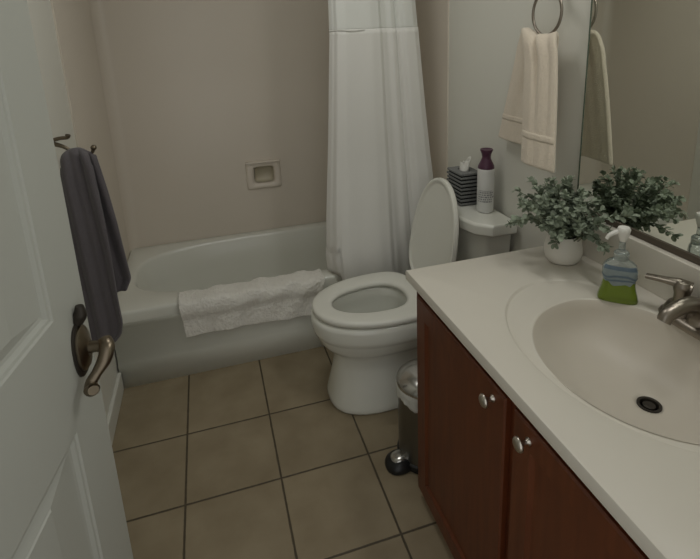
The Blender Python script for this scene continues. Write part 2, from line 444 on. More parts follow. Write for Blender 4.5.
# ------------------------------------------------------------------ toilet
def toilet():
    TX, TY = .80, -.356
    t = thing('toilet', 'white two-piece toilet with its lid raised between tub and vanity', 'toilet', (1.17, TY, 0))
    O = Vector((1.17, TY, 0))
    N = 72
    def egg(xf, xb, xm, hw, z, n=2.25, nb=2.6, y=0):
        out = []
        for i in range(N):
            a = 2*PI*i/N; c, s = math.cos(a), math.sin(a)
            if c < 0: k = n; X = xm-xf
            else: k = nb; X = xb-xm
            out.append((xm+X*math.copysign(abs(c)**(2/k), c)-O.x, y+hw*math.copysign(abs(s)**(2/k), s), z))
        return out
    bm = bmesh.new()
    rings = [egg(.846, 1.36, 1.06, .150, 0, 2.6, 3.5), egg(.840, 1.362, 1.06, .155, .010, 2.6, 3.5), egg(.842, 1.36, 1.06, .151, .026, 2.6, 3.5),
             egg(.860, 1.355, 1.06, .135, .10, 2.5, 3.5), egg(.874, 1.35, 1.06, .119, .17, 2.4, 3.5),
             egg(.876, 1.35, 1.06, .118, .215, 2.3, 3.4), egg(.866, 1.345, 1.06, .128, .236, 2.3, 3.2), egg(.838, 1.342, 1.07, .152, .256, 2.25, 3.1),
             egg(.818, 1.34, 1.08, .170, .280, 2.2, 3), egg(.808, 1.33, 1.09, .180, .308, 2.2, 3), egg(.806, 1.33, 1.09, .182, .316, 2.2, 3), egg(.797, 1.33, 1.09, .190, .320, 2.2, 3),
             egg(.791, 1.32, 1.10, .195, .338, 2.15, 2.9), egg(.788, 1.32, 1.10, .197, .375, 2.15, 2.9), egg(.792, 1.318, 1.10, .194, .394, 2.15, 2.9), egg(.800, 1.31, 1.10, .186, .398, 2.15, 2.9),
             egg(.866, 1.20, 1.07, .118, .398, 2.1, 2.3), egg(.868, 1.19, 1.07, .112, .390, 2.1, 2.3), egg(.870, 1.19, 1.06, .113, .355, 2.1, 2.2),
             egg(.890, 1.19, 1.06, .105, .300, 2.1, 2.2), egg(.935, 1.17, 1.06, .080, .250, 2.1, 2.1), egg(.985, 1.14, 1.065, .052, .205, 2, 2), egg(1.01, 1.12, 1.065, .03, .19, 2, 2)]
    loft(bm, rings, True, True)
    link('bowl', bm, M['china'], t, smooth=True, angle=70)
    # deck behind the bowl carrying the tank
    bm = bmesh.new()
    loft(bm, [[(x-O.x, y, z) for x, y, z in sup(1.40, 0, .13, w, 6, z, 48)] for z, w in ((.20, .09), (.28, .12), (.345, .15), (.375, .165), (.392, .165), (.3955, .160))])
    link('tank_deck', bm, M['china'], t, smooth=True, angle=60)
    bm = bmesh.new(); lathe(bm, [(.001, .262)], (0, 0, 0), 3) if False else None
    loft(bm, [egg(.928, 1.172, 1.06, .083, .254, 2.1, 2.1), egg(.932, 1.168, 1.06, .080, .2545, 2.1, 2.1)], True, True)
    link('bowl_water', bm, M['water'], t, smooth=True)
    # seat ring
    bm = bmesh.new()
    S0, S1 = .404, .428
    A = lambda d, z: egg(.797+d, 1.255-d, 1.105, .197-d, z, 2.15, 3.0)
    B = lambda d, z: egg(.876-d, 1.182+d, 1.07, .108+d, z, 2.1, 2.4)
    R = [A(.004, S0), A(0, S0+.006), A(0, S1-.008), A(.004, S1-.002), A(.014, S1), B(.016, S1), B(.006, S1-.003), B(0, S1-.010), B(0, S0+.004), B(.004, S0)]
    Rv = loft(bm, R, False, False)
    n = len(Rv[0])
    for i in range(n): bm.faces.new((Rv[0][i], Rv[-1][i], Rv[-1][(i+1) % n], Rv[0][(i+1) % n]))
    link('seat', bm, M['seat'], t, smooth=True, angle=60)
    # small bumper pads and hinge caps
    for y in (-.075, .075):
        bm = bmesh.new(); box(bm, (1.245-O.x, y-.022, .398), (1.288-O.x, y+.022, .437)); h = link('hinge', bm, M['seat'], t, bevel=.008)
    # raised lid
    bm = bmesh.new()
    H = Vector((1.268-O.x, 0, .432))
    tilt = math.radians(100.5)      # from lying forward (0) to upright
    mt = Matrix.Translation(H) @ Matrix.Rotation(tilt, 4, 'Y')
    def lid(d, zz):
        out = []
        for (x, y, z) in egg(.806+d, 1.268-d*.4, 1.10, .187-d, 0, 2.1, 3.2):
            out.append(mt @ Vector((x-(1.268-O.x), y, zz)))
        return out
    loft(bm, [lid(.012, .018), lid(.002, .015), lid(0, .008), lid(.002, -.004), lid(.008, -.006), lid(.016, -.005), lid(.020, .000), lid(.03, .001)])
    link('seat_cover', bm, M['seat'], t, smooth=True, angle=60)
    # tank
    bm = bmesh.new()
    def tk(xf, hw, z, c):
        xb = 1.540
        return [(x-O.x, y, z) for x, y in ((xb, -hw), (xb, hw), (xf+c, hw), (xf+c*.35, hw*.80), (xf, hw*.38), (xf, -hw*.38), (xf+c*.35, -hw*.80), (xf+c, -hw))]
    loft(bm, [tk(1.400, .175, .396, .045), tk(1.392, .186, .42, .05), tk(1.380, .212, .716, .055)])
    link('tank', bm, M['china'], t, bevel=.010)
    bm = bmesh.new()
    loft(bm, [tk(1.366, .235, .712, .075), tk(1.362, .240, .718, .075), tk(1.362, .240, .752, .075), tk(1.368, .235, .760, .075)])
    link('tank_lid', bm, M['china'], t, bevel=.005)
toilet()

# ------------------------------------------------------------------ tissue box and bottle on the tank
def tissue_box():
    t = thing('tissue_box', 'dark grey woven tissue box cover on the toilet tank', 'tissue box', (1.474, -.308, .760))
    hx, hy, h = .043, .058, .137
    bm = bmesh.new(); box(bm, (-hx+.004, -hy+.004, 0), (hx-.004, hy-.004, h-.006)); link('liner', bm, M['basket_dk'], t)
    rows = 9
    for k in range(rows):
        z = .008+k*(h-.012)/(rows-1)
        bm = bmesh.new()
        N = 88; per = []
        c = [(-hx, -hy), (hx, -hy), (hx, hy), (-hx, hy)]
        for e in range(4):
            a, b = c[e], c[(e+1) % 4]
            for i in range(N//4):
                s = i/(N//4); per.append((lerp(a[0], b[0], s), lerp(a[1], b[1], s)))
        rings = []
        for i, (x, y) in enumerate(per):
            wv = .0014*(1 if (i+k) % 2 else -1)
            L = math.hypot(x, y); nx, ny = x/L, y/L
            ring = [(x+nx*(wv+.0042*math.cos(q)), y+ny*(wv+.0042*math.cos(q)), z+.0050*math.sin(q)) for q in [2*PI*j/8 for j in range(8)]]
            rings.append(ring)
        rings.append(rings[0])
        loft(bm, rings, False, False); bmesh.ops.remove_doubles(bm, verts=bm.verts[:], dist=1e-6)
        link('woven_band', bm, M['basket'], t, smooth=True)
    bm = bmesh.new()
    Rv = loft(bm, [[(x, y, z) for x, y, z in sup(0, 0, hx-.001, hy-.001, 20, h, 48)], [(x, y, z) for x, y, z in sup(0, 0, .020, .034, 2.2, h+.001, 48)], [(x, y, z) for x, y, z in sup(0, 0, .019, .033, 2.2, h-.004, 48)]], False, False)
    link('top_cover', bm, M['basket'], t, smooth=True, angle=30)
    rnd = random.Random(3)
    def f(u, v):
        a = u*2*PI
        r = lerp(.020, .008+.016*abs(math.sin(a*1.5+.4)), v)
        return (r*math.cos(a)*.8+.006*v, r*1.3*math.sin(a)-.004*v, h-.004+v*(.036+.026*max(0, math.cos(a+.7)))+.003*math.sin(5*a)*v)
    bm = bmesh.new(); sheet(bm, f, 30, 8); o = link('tissue', bm, M['tissue'], t, smooth=True, solid=.0008)
tissue_box()

def spray():
    t = thing('bottle', 'tall white plastic bottle with a purple cap on the toilet tank', 'bottle', (1.493, -.447, .760))
    bm = bmesh.new(); lathe(bm, [(.026, 0), (.0305, .003), (.0325, .010), (.0325, .165), (.0315, .176), (.028, .182)]); link('body', bm, M['white_pl'], t, smooth=True)
    bm = bmesh.new(); lathe(bm, [(.0305, .174), (.0315, .178), (.030, .187), (.0225, .203), (.0175, .215), (.0165, .222), (.0185, .234), (.0245, .249), (.0235, .252), (.014, .249), (.001, .248)]); link('cap', bm, M['purple'], t, smooth=True, angle=60)
    # printed band: a curved patch on the front with darker marks
    bm = bmesh.new()
    def patch(a0, a1, z0, z1):
        g = [[bm.verts.new((.0329*math.cos(lerp(a0, a1, i/8)), .0329*math.sin(lerp(a0, a1, i/8)), z)) for i in range(9)] for z in (z0, z1)]
        for i in range(8): bm.faces.new((g[0][i], g[0][i+1], g[1][i+1], g[1][i]))
    rnd = random.Random(8)
    for z0 in (.046, .055, .064, .073, .082):
        a = math.radians(188)
        while a < math.radians(288):
            w = rnd.uniform(.10, .32); patch(a, a+w, z0, z0+.0058); a += w+rnd.uniform(.03, .10)
    patch(math.radians(190), math.radians(285), .091, .093)
    link('label_print', bm, M['greyprint'], t, smooth=True)
spray()

# ------------------------------------------------------------------ hand towel on ring
def ring_towel():
    ry, rz = -.760, 1.490
    r = thing('towel_ring', 'round metal towel ring on the wall beside the mirror', 'towel ring', (W+.006, ry, rz+.08))
    L = Vector((W+.006, ry, rz+.08))
    bm = bmesh.new(); lathe(bm, [(.026, 0), (.026, -.006), (.018, -.014), (.010, -.020), (.009, -.055), (.013, -.061), (.013, -.074), (.004, -.078)], (0, 0, 0), 28, 'x'); link('wall_mount', bm, M['nickel'], r, smooth=True)
    bm = bmesh.new()
    c = Vector((-.066, 0, -.072)); n = 48; rings = []
    for i in range(n):
        a = 2*PI*i/n; d = Vector((0, math.cos(a), math.sin(a)))
        rings.append([c+d*(.066+.0045*math.cos(b))+Vector((1, 0, 0))*.0045*math.sin(b) for b in [2*PI*k/10 for k in range(10)]])
    rings.append(rings[0]); loft(bm, rings, False, False); bmesh.ops.remove_doubles(bm, verts=bm.verts[:], dist=1e-6)
    link('ring', bm, M['nickel'], r, smooth=True)
    # the towel: back layer leans away (+y), front layer towards the camera (-y)
    xr = W+.006-.066
    zt = rz+.08-.072-.066  # ring bottom height
    def path(v):
        # returns x offset, z, y0, y1
        if v < .42:
            k = v/.42
            return lerp(.034, .018, k), lerp(1.060, 1.385, k), lerp(-.475, -.600, k), lerp(-.700, -.790, k)
        if v > .58:
            k = (v-.58)/.42
            e = k**.7
            return lerp(-.018, -.044, k), lerp(1.388, 1.035, k), lerp(-.690, -.735, e), lerp(-.838, -.892, e)
        k = (v-.42)/.16; a = k*PI
        return .0180*math.cos(a), 1.386+.045*math.sin(a), lerp(-.600, -.690, k), lerp(-.790, -.838, k)
    def f(u, v):
        dx, z, y0, y1 = path(v)
        g = math.exp(-((v-.5)/.22)**2)
        y = lerp(y0, y1, u)
        # sag of the gathered top across the ring, following its lower arc
        if .36 < v < .64:
            q = (y-ry)/.085; q = max(-.95, min(.95, q))
            z += (.066-.066*math.sqrt(1-q*q))*.45*math.cos((v-.5)/.14*PI/2)
        fold = (.024*math.exp(-((u-.42-.1*(v-.5))/.085)**2)*(.10+.90*g)+.006*math.exp(-((u-.80)/.10)**2))*(1 if v > .5 else .5)+.0015*math.sin(u*2*PI*2+v*6+1)
        sgn = 1 if v < .5 else 1
        x = xr+dx+fold-.012*(1-abs(2*u-1)**3)*(1 if v > .5 else .3)
        if v < .5: x = min(x, W-.004+.0)
        return (x, y, z)
    bm = bmesh.new(); sheet(bm, f, 44, 90)
    t = thing('hand_towel', 'beige terry hand towel hanging from the wall ring', 'towel', (xr, ry, zt))
    for v in bm.verts: v.co -= Vector((xr, ry, zt))
    link('towel_cloth', bm, M['terry_b'], t, smooth=True, angle=180, solid=.013, solid_off=0, subsurf=1)
    for va, vb in ((.875, .90), (.10, .125)):
        bm = bmesh.new()
        side = 1
        sheet(bm, lambda u, v: Vector(f(u, lerp(va, vb, v)))-Vector((xr, ry, zt))+Vector((-.0068, 0, 0)), 44, 3)
        link('woven_border', bm, M['terry_b'], t, smooth=True, angle=180, solid=.0012, solid_off=0)
ring_towel()

# ------------------------------------------------------------------ grey towel on robe hook, left wall
def hook_towel():
    h = thing('robe_hook', 'aged metal double robe hook on the left wall', 'hook', (-.006, -.335, 1.165))
    bm = bmesh.new(); lathe(bm, [(.024, 0), (.024, .005), (.018, .010), (.012, .014)], (0, 0, 0), 24, 'x'); link('wall_plate', bm, M['bronze'], h, smooth=True)
    bm = bmesh.new(); tube(bm, [(.008, 0, .004), (.035, -.004, .010), (.058, -.010, .012), (.062, -.012, .020)], [.007, .006, .006, .008], 10); link('upper_prong', bm, M['bronze'], h, smooth=True)
    bm = bmesh.new(); tube(bm, [(.008, 0, -.004), (.040, 0, -.018), (.068, 0, -.040), (.095, 0, -.052), (.118, 0, -.046), (.126, 0, -.030)], [.008, .006, .005, .005, .005, .006], 10); link('lower_prong', bm, M['bronze'], h, smooth=True)
    bm = bmesh.new(); bmesh.ops.create_uvsphere(bm, u_segments=16, v_segments=10, radius=.0095, matrix=Matrix.Translation((.126, 0, -.030))); link('ball_tip', bm, M['bronze'], h, smooth=True)
    L = Vector((.06, -.345, 1.12))
    TL = Vector((.06, -.345, 1.107))
    # v: 0 front bottom -> .5 top -> 1 back bottom ; u: 0 wall side -> 1 room side
    def f(u, v):
        if v < .5:
            k = v/.5                        # 0 bottom,1 top
            z = lerp(.455, 1.140, min(1, k/.93)) if k < .93 else 1.140+.012*math.sin((k-.93)/.07*PI/2)
            y = lerp(-.385, -.366, k)
            if k > .93: y = lerp(-.366, -.348, (k-.93)/.07)
            x1 = lint([(0, .085), (.05, .118), (.12, .128), (.25, .126), (.45, .128), (.65, .124), (.88, .116), (1, .100)], k)
            x0 = interp([(0, .020), (.8, .018), (1, .030)], k)
            if k < .12: z += .018*(1-k/.12)*((u-.55)**2*3.5)
        else:
            k = (1-v)/.5
            z = lerp(.640, 1.140, min(1, k/.90)) if k < .90 else 1.140+.012*math.sin((k-.90)/.10*PI/2)
            y = lerp(-.345, -.332, k)
            if k > .90: y = lerp(-.332, -.348, (k-.90)/.10)
            x1 = lint([(0, .150), (.08, .172), (.45, .155), (.65, .142), (.9, .122), (1, .104)], k)
            x0 = interp([(0, .016), (1, .030)], k)
            if k < .3: z += .035*(1-u)*(1-k/.3)*.0 - .03*(1-u)*(1-k/.3)
        x = lerp(x0, x1, u)
        amp = .007
        drop = 0
        # shoulders fall away from the hook
        if .44 < v < .56: z -= .030*abs(u-.5)**2*2.5
        y += amp*math.sin(u*2*PI*1.4+.5+ (z*2.0))*(.35 if .46 < v < .54 else 1) + .004*math.sin(u*19+z*7)
        return Vector((x, y, z))-L
    t = thing('towel', 'dark grey terry towel hanging on the robe hook behind the door edge', 'towel', TL)
    bm = bmesh.new(); sheet(bm, f, 36, 110)
    link('towel_cloth', bm, M['terry_g'], t, smooth=True, angle=180, solid=.008, subsurf=1)
hook_towel()

# ------------------------------------------------------------------ door, open against the left wall
def door():
    latch = Vector((.224, -1.130, 0)); d = Vector((.224-.106, -1.130+1.886, 0)).normalized()
    ang = math.atan2(d.y, d.x)          # local +x runs from hinge to latch, local -y faces the room
    wd = .765
    hinge = latch - d*wd
    t = thing('door_1', '', 'door', hinge, ang)
    del t['label']; del t['category']; t['kind'] = 'structure'
    # local: face towards the room is the -y side (rotating +x to +y puts -y at +x world)
    th = .035
    bm = bmesh.new()
    # door leaf with two tall moulded raised panels
    st = .108; mid = .10
    rows = [(.20, .806), (1.022, 1.90)]
    cols = [(.118, wd-.118)]
    xs = sorted({0, wd, *[c for cc in cols for c in cc]}); zs = sorted({0.008, 2.03, *[r for rr_ in rows for r in rr_]})
    for side in (0, 1):
        y0 = 0 if side == 0 else th
        s = 1 if side == 0 else -1          # inward
        for i in range(len(xs)-1):
            for j in range(len(zs)-1):
                a, b = xs[i], xs[i+1]; c, e = zs[j], zs[j+1]
                if (a, b) in cols and (c, e) in rows:
                    def R(ix, iz, yy): return [(a+ix, yy, c+iz), (b-ix, yy, c+iz), (b-ix, yy, e-iz), (a+ix, yy, e-iz)]
                    loft(bm, [R(0, 0, y0), R(.003, .003, y0+s*.003), R(.008, .008, y0+s*.004), R(.014, .014, y0+s*.009), R(.020, .020, y0+s*.010), R(.112, .040, y0+s*.0035), R(.114, .042, y0+s*.001)], False, True)
                else:
                    bm.faces.new([bm.verts.new(p) for p in ((a, y0, c), (b, y0, c), (b, y0, e), (a, y0, e))])
    def q(*p): bm.faces.new([bm.verts.new(v) for v in p])
    q((0, 0, .008), (0, th, .008), (0, th, 2.03), (0, 0, 2.03)); q((wd, 0, .008), (wd, th, .008), (wd, th, 2.03), (wd, 0, 2.03))
    q((0, 0, .008), (wd, 0, .008), (wd, th, .008), (0, th, .008)); q((0, 0, 2.03), (wd, 0, 2.03), (wd, th, 2.03), (0, th, 2.03))
    bmesh.ops.remove_doubles(bm, verts=bm.verts[:], dist=1e-5)
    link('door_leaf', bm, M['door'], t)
    # lever set
    hx, hz = wd-.052, .925
    bm = bmesh.new(); bm2 = [(hx+x, -.0, hz+z) for x, z, _ in sup(0, 0, .030, .052, 2.3, 0, 40)]
    loft(bm, [[(x, -.0, z) for x, _, z in bm2], [(x, -.003, z) for x, _, z in bm2], [(hx+(x-hx)*.92, -.005, hz+(z-hz)*.94) for x, _, z in bm2]])
    link('back_plate', bm, M['darkmetal'], t, smooth=True)
    lv = bpy.data.objects.new('door_handle', None); COL.objects.link(lv); lv.parent = t
    bm = bmesh.new()
    base = [(x, z) for x, z, _ in sup(0, 0, .026, .043, 2.2, 0, 40)]
    loft(bm, [[(hx+x*k, y, hz+.002+z*k) for x, z in base] for k, y in ((1, -.005), (1, -.009), (.85, -.013), (.5, -.016), (.42, -.018))])
    link('rosette', bm, M['bronze'], lv, smooth=True)
    bm = bmesh.new(); lathe(bm, [(.011, -.014), (.010, -.030), (.012, -.038), (.013, -.046), (.009, -.050)], (hx, 0, hz+.002), 24, 'y'); link('neck', bm, M['bronze'], lv, smooth=True)
    bm = bmesh.new()
    tube(bm, [(hx+.006, -.042, hz+.008), (hx-.008, -.050, hz+.003), (hx-.022, -.048, hz-.012), (hx-.034, -.036, hz-.030), (hx-.042, -.028, hz-.042), (hx-.054, -.032, hz-.048), (hx-.062, -.038, hz-.044)], [.013, .0135, .012, .009, .010, .0135, .009], 16, flat=.85)
    link('lever', bm, M['bronze'], lv, smooth=True)
    bm = bmesh.new(); tube(bm, [(hx+.004, -.002, hz+.052), (hx+.004, -.010, hz+.066), (hx+.003, -.012, hz+.084)], [.009, .010, .006], 12, flat=1.2)
    link('thumb_turn', bm, M['darkmetal'], t, smooth=True)
    # hinge barrels and the latch plate
    for z in (.25, 1.03, 1.80):
        bm = bmesh.new(); lathe(bm, [(.006, -.045), (.006, .045)], (-.003, -.003, z), 12); link('hinge', bm, M['nickel'], t, smooth=True)
    bm = bmesh.new(); box(bm, (wd, .006, hz-.028), (wd+.002, th-.006, hz+.028)); link('latch_plate', bm, M['bronze'], t)
door()

# ------------------------------------------------------------------ vanity
def vanity():
    yn = YN+.004
    yf = YC-.015
    xf = 1.020
    c = thing('vanity_cabinet', 'cherry wood bathroom vanity cabinet under the cream sink top', 'cabinet', ((xf+W)/2, (yn+yf)/2, 0))
    O = Vector(c.location)
    def B(bm, a, b): box(bm, Vector(a)-O, Vector(b)-O)
    bm = bmesh.new()
    B(bm, (xf+.019, yf-.016, 0.0), (W-.002, yf, .7495))                   # far end panel
    B(bm, (xf+.019, yn, 0.0), (W-.002, yn+.016, .7495))
    B(bm, (W-.012, yn+.016, 0.0), (W-.002, yf-.016, .7495))               # back
    B(bm, (xf+.019, yn+.016, .08), (W-.012, yf-.016, .096))              # bottom shelf
    link('cabinet_body', bm, M['wood'], c, bevel=.001)
    # face frame
    ys = [yf, yf-.045, -1.325, -1.378, yn+.045, yn]
    bm = bmesh.new()
    B(bm, (xf, ys[1], 0), (xf+.0185, ys[0], .7495)); B(bm, (xf, ys[3], .0), (xf+.0185, ys[2], .7495)); B(bm, (xf, ys[5], 0), (xf+.0185, ys[4], .7495))
    B(bm, (xf+.0003, ys[2], .705), (xf+.0185, ys[1], .7492)); B(bm, (xf+.0003, ys[2], 0.0003), (xf+.0185, ys[1], .09))
    B(bm, (xf+.0003, ys[4], .705), (xf+.0185, ys[3], .7492)); B(bm, (xf+.0003, ys[4], 0.0003), (xf+.0185, ys[3], .09))
    link('face_frame', bm, M['wood'], c, bevel=.0015)
    # two doors with recessed flat panels
    z0, z1 = .040, .722
    for (ya, yb, ky) in ((-.888, -1.337, -1.294), (-1.366, -1.815, -1.418)):
        bm = bmesh.new()
        x0 = xf-.0165; x1 = xf-.0005
        s = .056
        def R(i, x): return [Vector((x, ya-i, z0+i))-O, Vector((x, yb+i, z0+i))-O, Vector((x, yb+i, z1-i))-O, Vector((x, ya-i, z1-i))-O]
        loft(bm, [R(0, x1), R(0, x0+.004), R(.004, x0), R(s, x0), R(s+.004, x0+.003), R(s+.010, x0+.007), R(s+.018, x0+.007)], True, True)
        dr = link('door', bm, M['wood'], c, smooth=True, angle=25)
        bm = bmesh.new()
        k = Vector((x0, ky, .690))-O
        lathe(bm, [(.008, .0), (.008, -.002), (.0045, -.005), (.0045, -.014), (.009, -.018), (.0145, -.021), (.0155, -.024), (.0125, -.028), (.006, -.030), (.001, -.0305)], k, 28, 'x')
        link('knob', bm, M['knob'], dr, smooth=True, angle=60)
    # ---- top with integral bowl
    t = thing('countertop', 'cream cultured marble vanity top with an integral oval sink', 'countertop', ((XC+W)/2, (YC+yn)/2, HC-.030))
    O2 = Vector(t.location)
    bx, by = 1.315, -1.365
    angs = [2*PI*i/192 for i in range(192)]
    for cx_, cy_ in ((XC, YC), (XC, yn), (W-.001, YC), (W-.001, yn)):
        a = math.atan2(cy_-by, cx_-bx) % (2*PI)
        k = min(range(192), key=lambda i: abs(angs[i]-a)); angs[k] = a
    x0, x1, y0, y1 = XC, W-.001, yn, YC
    def rect(z, d):
        out = []
        for a in angs:
            c_, s_ = math.cos(a), math.sin(a)
            tt = min(((x1 if c_ > 0 else x0)-bx)/c_ if abs(c_) > 1e-9 else 9, ((y1 if s_ > 0 else y0)-by)/s_ if abs(s_) > 1e-9 else 9)
            x, y = bx+tt*c_, by+tt*s_
            x = max(x, x0+d); y = min(max(y, y0), y1-d)
            out.append(Vector((x, y, z))-O2)
        return out
    def ell(ax, ax2, ay, z, dx=0, dy=0, zfun=None, n=2.0):
        out = []
        for a in angs:
            c_, s_ = math.cos(a), math.sin(a)
            X = ax if c_ < 0 else ax2
            r = 1/((abs(c_/X))**n+(abs(s_/ay))**n)**(1/n)
            zz = z
            if zfun: zz = z+zfun(c_, s_)
            out.append(Vector((bx+dx+r*c_, by+dy+r*s_, zz))-O2)
        return out
    w = lambda c_, s_: max(0.0, min(1.0, (.75-c_)/.9))      # the moulded ledge fades out towards the faucet deck
    dep = lambda k: (lambda c_, s_: -k*w(c_, s_))
    rings = [rect(HC-.031, .006), rect(HC-.029, .001), rect(HC-.008, 0), rect(HC-.002, .002), rect(HC, .007),
             ell(.246, .187, .315, HC, 0, .022), ell(.243, .1855, .312, HC, 0, .022, dep(.001)), ell(.239, .1835, .307, HC, 0, .022, dep(.0065)), ell(.234, .181, .301, HC, 0, .020, dep(.0085)),
             ell(.222, .174, .264, HC, 0, .006, dep(.007)), ell(.216, .168, .242, HC, -.004, -.014, dep(.0055)), ell(.213, .166, .239, HC-.001, -.004, -.014, dep(.0065))]
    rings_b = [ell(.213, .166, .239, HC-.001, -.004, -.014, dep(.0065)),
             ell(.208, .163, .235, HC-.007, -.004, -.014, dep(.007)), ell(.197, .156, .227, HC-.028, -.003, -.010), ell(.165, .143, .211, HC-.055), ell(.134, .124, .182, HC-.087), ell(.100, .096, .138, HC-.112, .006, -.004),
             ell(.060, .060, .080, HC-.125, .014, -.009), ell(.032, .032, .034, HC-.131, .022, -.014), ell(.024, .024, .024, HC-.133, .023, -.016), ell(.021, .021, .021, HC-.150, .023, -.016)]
    bm = bmesh.new(); loft(bm, rings, False, False)
    link('sink_top', bm, M['counter'], t, smooth=True, angle=26)
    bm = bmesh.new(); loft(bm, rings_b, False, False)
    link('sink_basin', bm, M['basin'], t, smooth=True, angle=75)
    bm = bmesh.new(); box(bm, Vector((W-.021, yn, HC-.001))-O2, Vector((W-.0005, YC-.004, HC+.119))-O2); link('backsplash', bm, M['counter'], t, bevel=.003)
    dx, dy = bx+.023-O2.x, by-.016-O2.y; dz = HC-.1335-O2.z
    dn = bpy.data.objects.new('sink_drain', None); COL.objects.link(dn); dn.parent = t; dn.location = (dx, dy, dz)
    bm = bmesh.new(); lathe(bm, [(.0245, .0), (.0245, .003), (.019, .0025), (.0175, -.004), (.017, -.016)], (0, 0, 0), 36, cap0=False, cap1=False); link('drain_flange', bm, M['darkmetal'], dn, smooth=True, angle=70)
    bm = bmesh.new(); lathe(bm, [(.003, -.014), (.0035, -.006), (.0125, -.004), (.0135, -.001), (.0125, .001), (.001, .0015)], (0, 0, 0), 32); link('stopper', bm, M['darkmetal'], dn, smooth=True, angle=60)
    bm = bmesh.new(); lathe(bm, [(.0165, -.0165), (.001, -.0164)], (0, 0, 0), 24); link('drain_hole', bm, M['black'], dn)
vanity()

# ------------------------------------------------------------------ faucet
def faucet():
    fx, fy = 1.492, -1.352
    t = thing('faucet', 'brushed nickel lever faucet at the back edge of the sink', 'faucet', (fx, fy, HC))
    bm = bmesh.new()
    loft(bm, [sup(0, 0, a, b, 2.4, z, 56) for a, b, z in ((.036, .098, 0), (.037, .099, .004), (.034, .094, .014), (.022, .070, .020))])
    link('base_plate', bm, M['nickel'], t, smooth=True, angle=70)
    for s in (1, -1):
        h = bpy.data.objects.new('handle', None); COL.objects.link(h); h.parent = t; h.location = (0, s*.051, 0)
        bm = bmesh.new(); lathe(bm, [(.032, .006), (.0345, .016), (.0325, .028), (.026, .040), (.018, .046)]); link('handle_hub', bm, M['nickel'], h, smooth=True)
        bm = bmesh.new(); lathe(bm, [(.0190, .040), (.0165, .050), (.0165, .064), (.0195, .076), (.020, .086), (.014, .094), (.001, .096)]); link('handle_stem', bm, M['nickel'], h, smooth=True)
        bm = bmesh.new()
        tube(bm, [(.014, -s*.012, .082), (.000, s*.010, .086), (-.014, s*.036, .085), (-.030, s*.072, .081)], [.019, .018, .013, .0105], 16, flat=.58)
        link('lever', bm, M['nickel'], h, smooth=True)
    bm = bmesh.new()
    tube(bm, [(.0, 0, .010), (-.002, 0, .040), (-.024, 0, .066), (-.060, 0, .071), (-.098, 0, .060), (-.108, 0, .045)], [.028, .024, .020, .017, .0155, .014], 18)
    link('spout', bm, M['nickel'], t, smooth=True)
faucet()

# ------------------------------------------------------------------ mirror on the right wall
def mirror():
    y0, y1 = YN+.004, -.874
    z0, z1 = .9005, 1.95
    t = thing('wall_mirror', 'large frameless wall mirror above the vanity backsplash', 'mirror', (W+.006, (y0+y1)/2, z0))
    O = Vector(t.location)
    bm = bmesh.new(); box(bm, Vector((W+.0002, y0, z0+.002))-O, Vector((W+.0058, y1, z1))-O); link('mirror_glass', bm, M['mirror'], t)
    # dark aged metal channel along the bottom and the polished glass edge
    bm = bmesh.new(); box(bm, Vector((W-.0045, y0, z0))-O, Vector((W+.0001, y1, z0+.018))-O); link('bottom_channel', bm, M['channel'], t, bevel=.001)
    bm = bmesh.new(); box(bm, Vector((W-.0008, y1-.0030, z0+.018))-O, Vector((W+.0058, y1+.0012, z1))-O); link('glass_edge', bm, M['mirroredge'], t)
mirror()

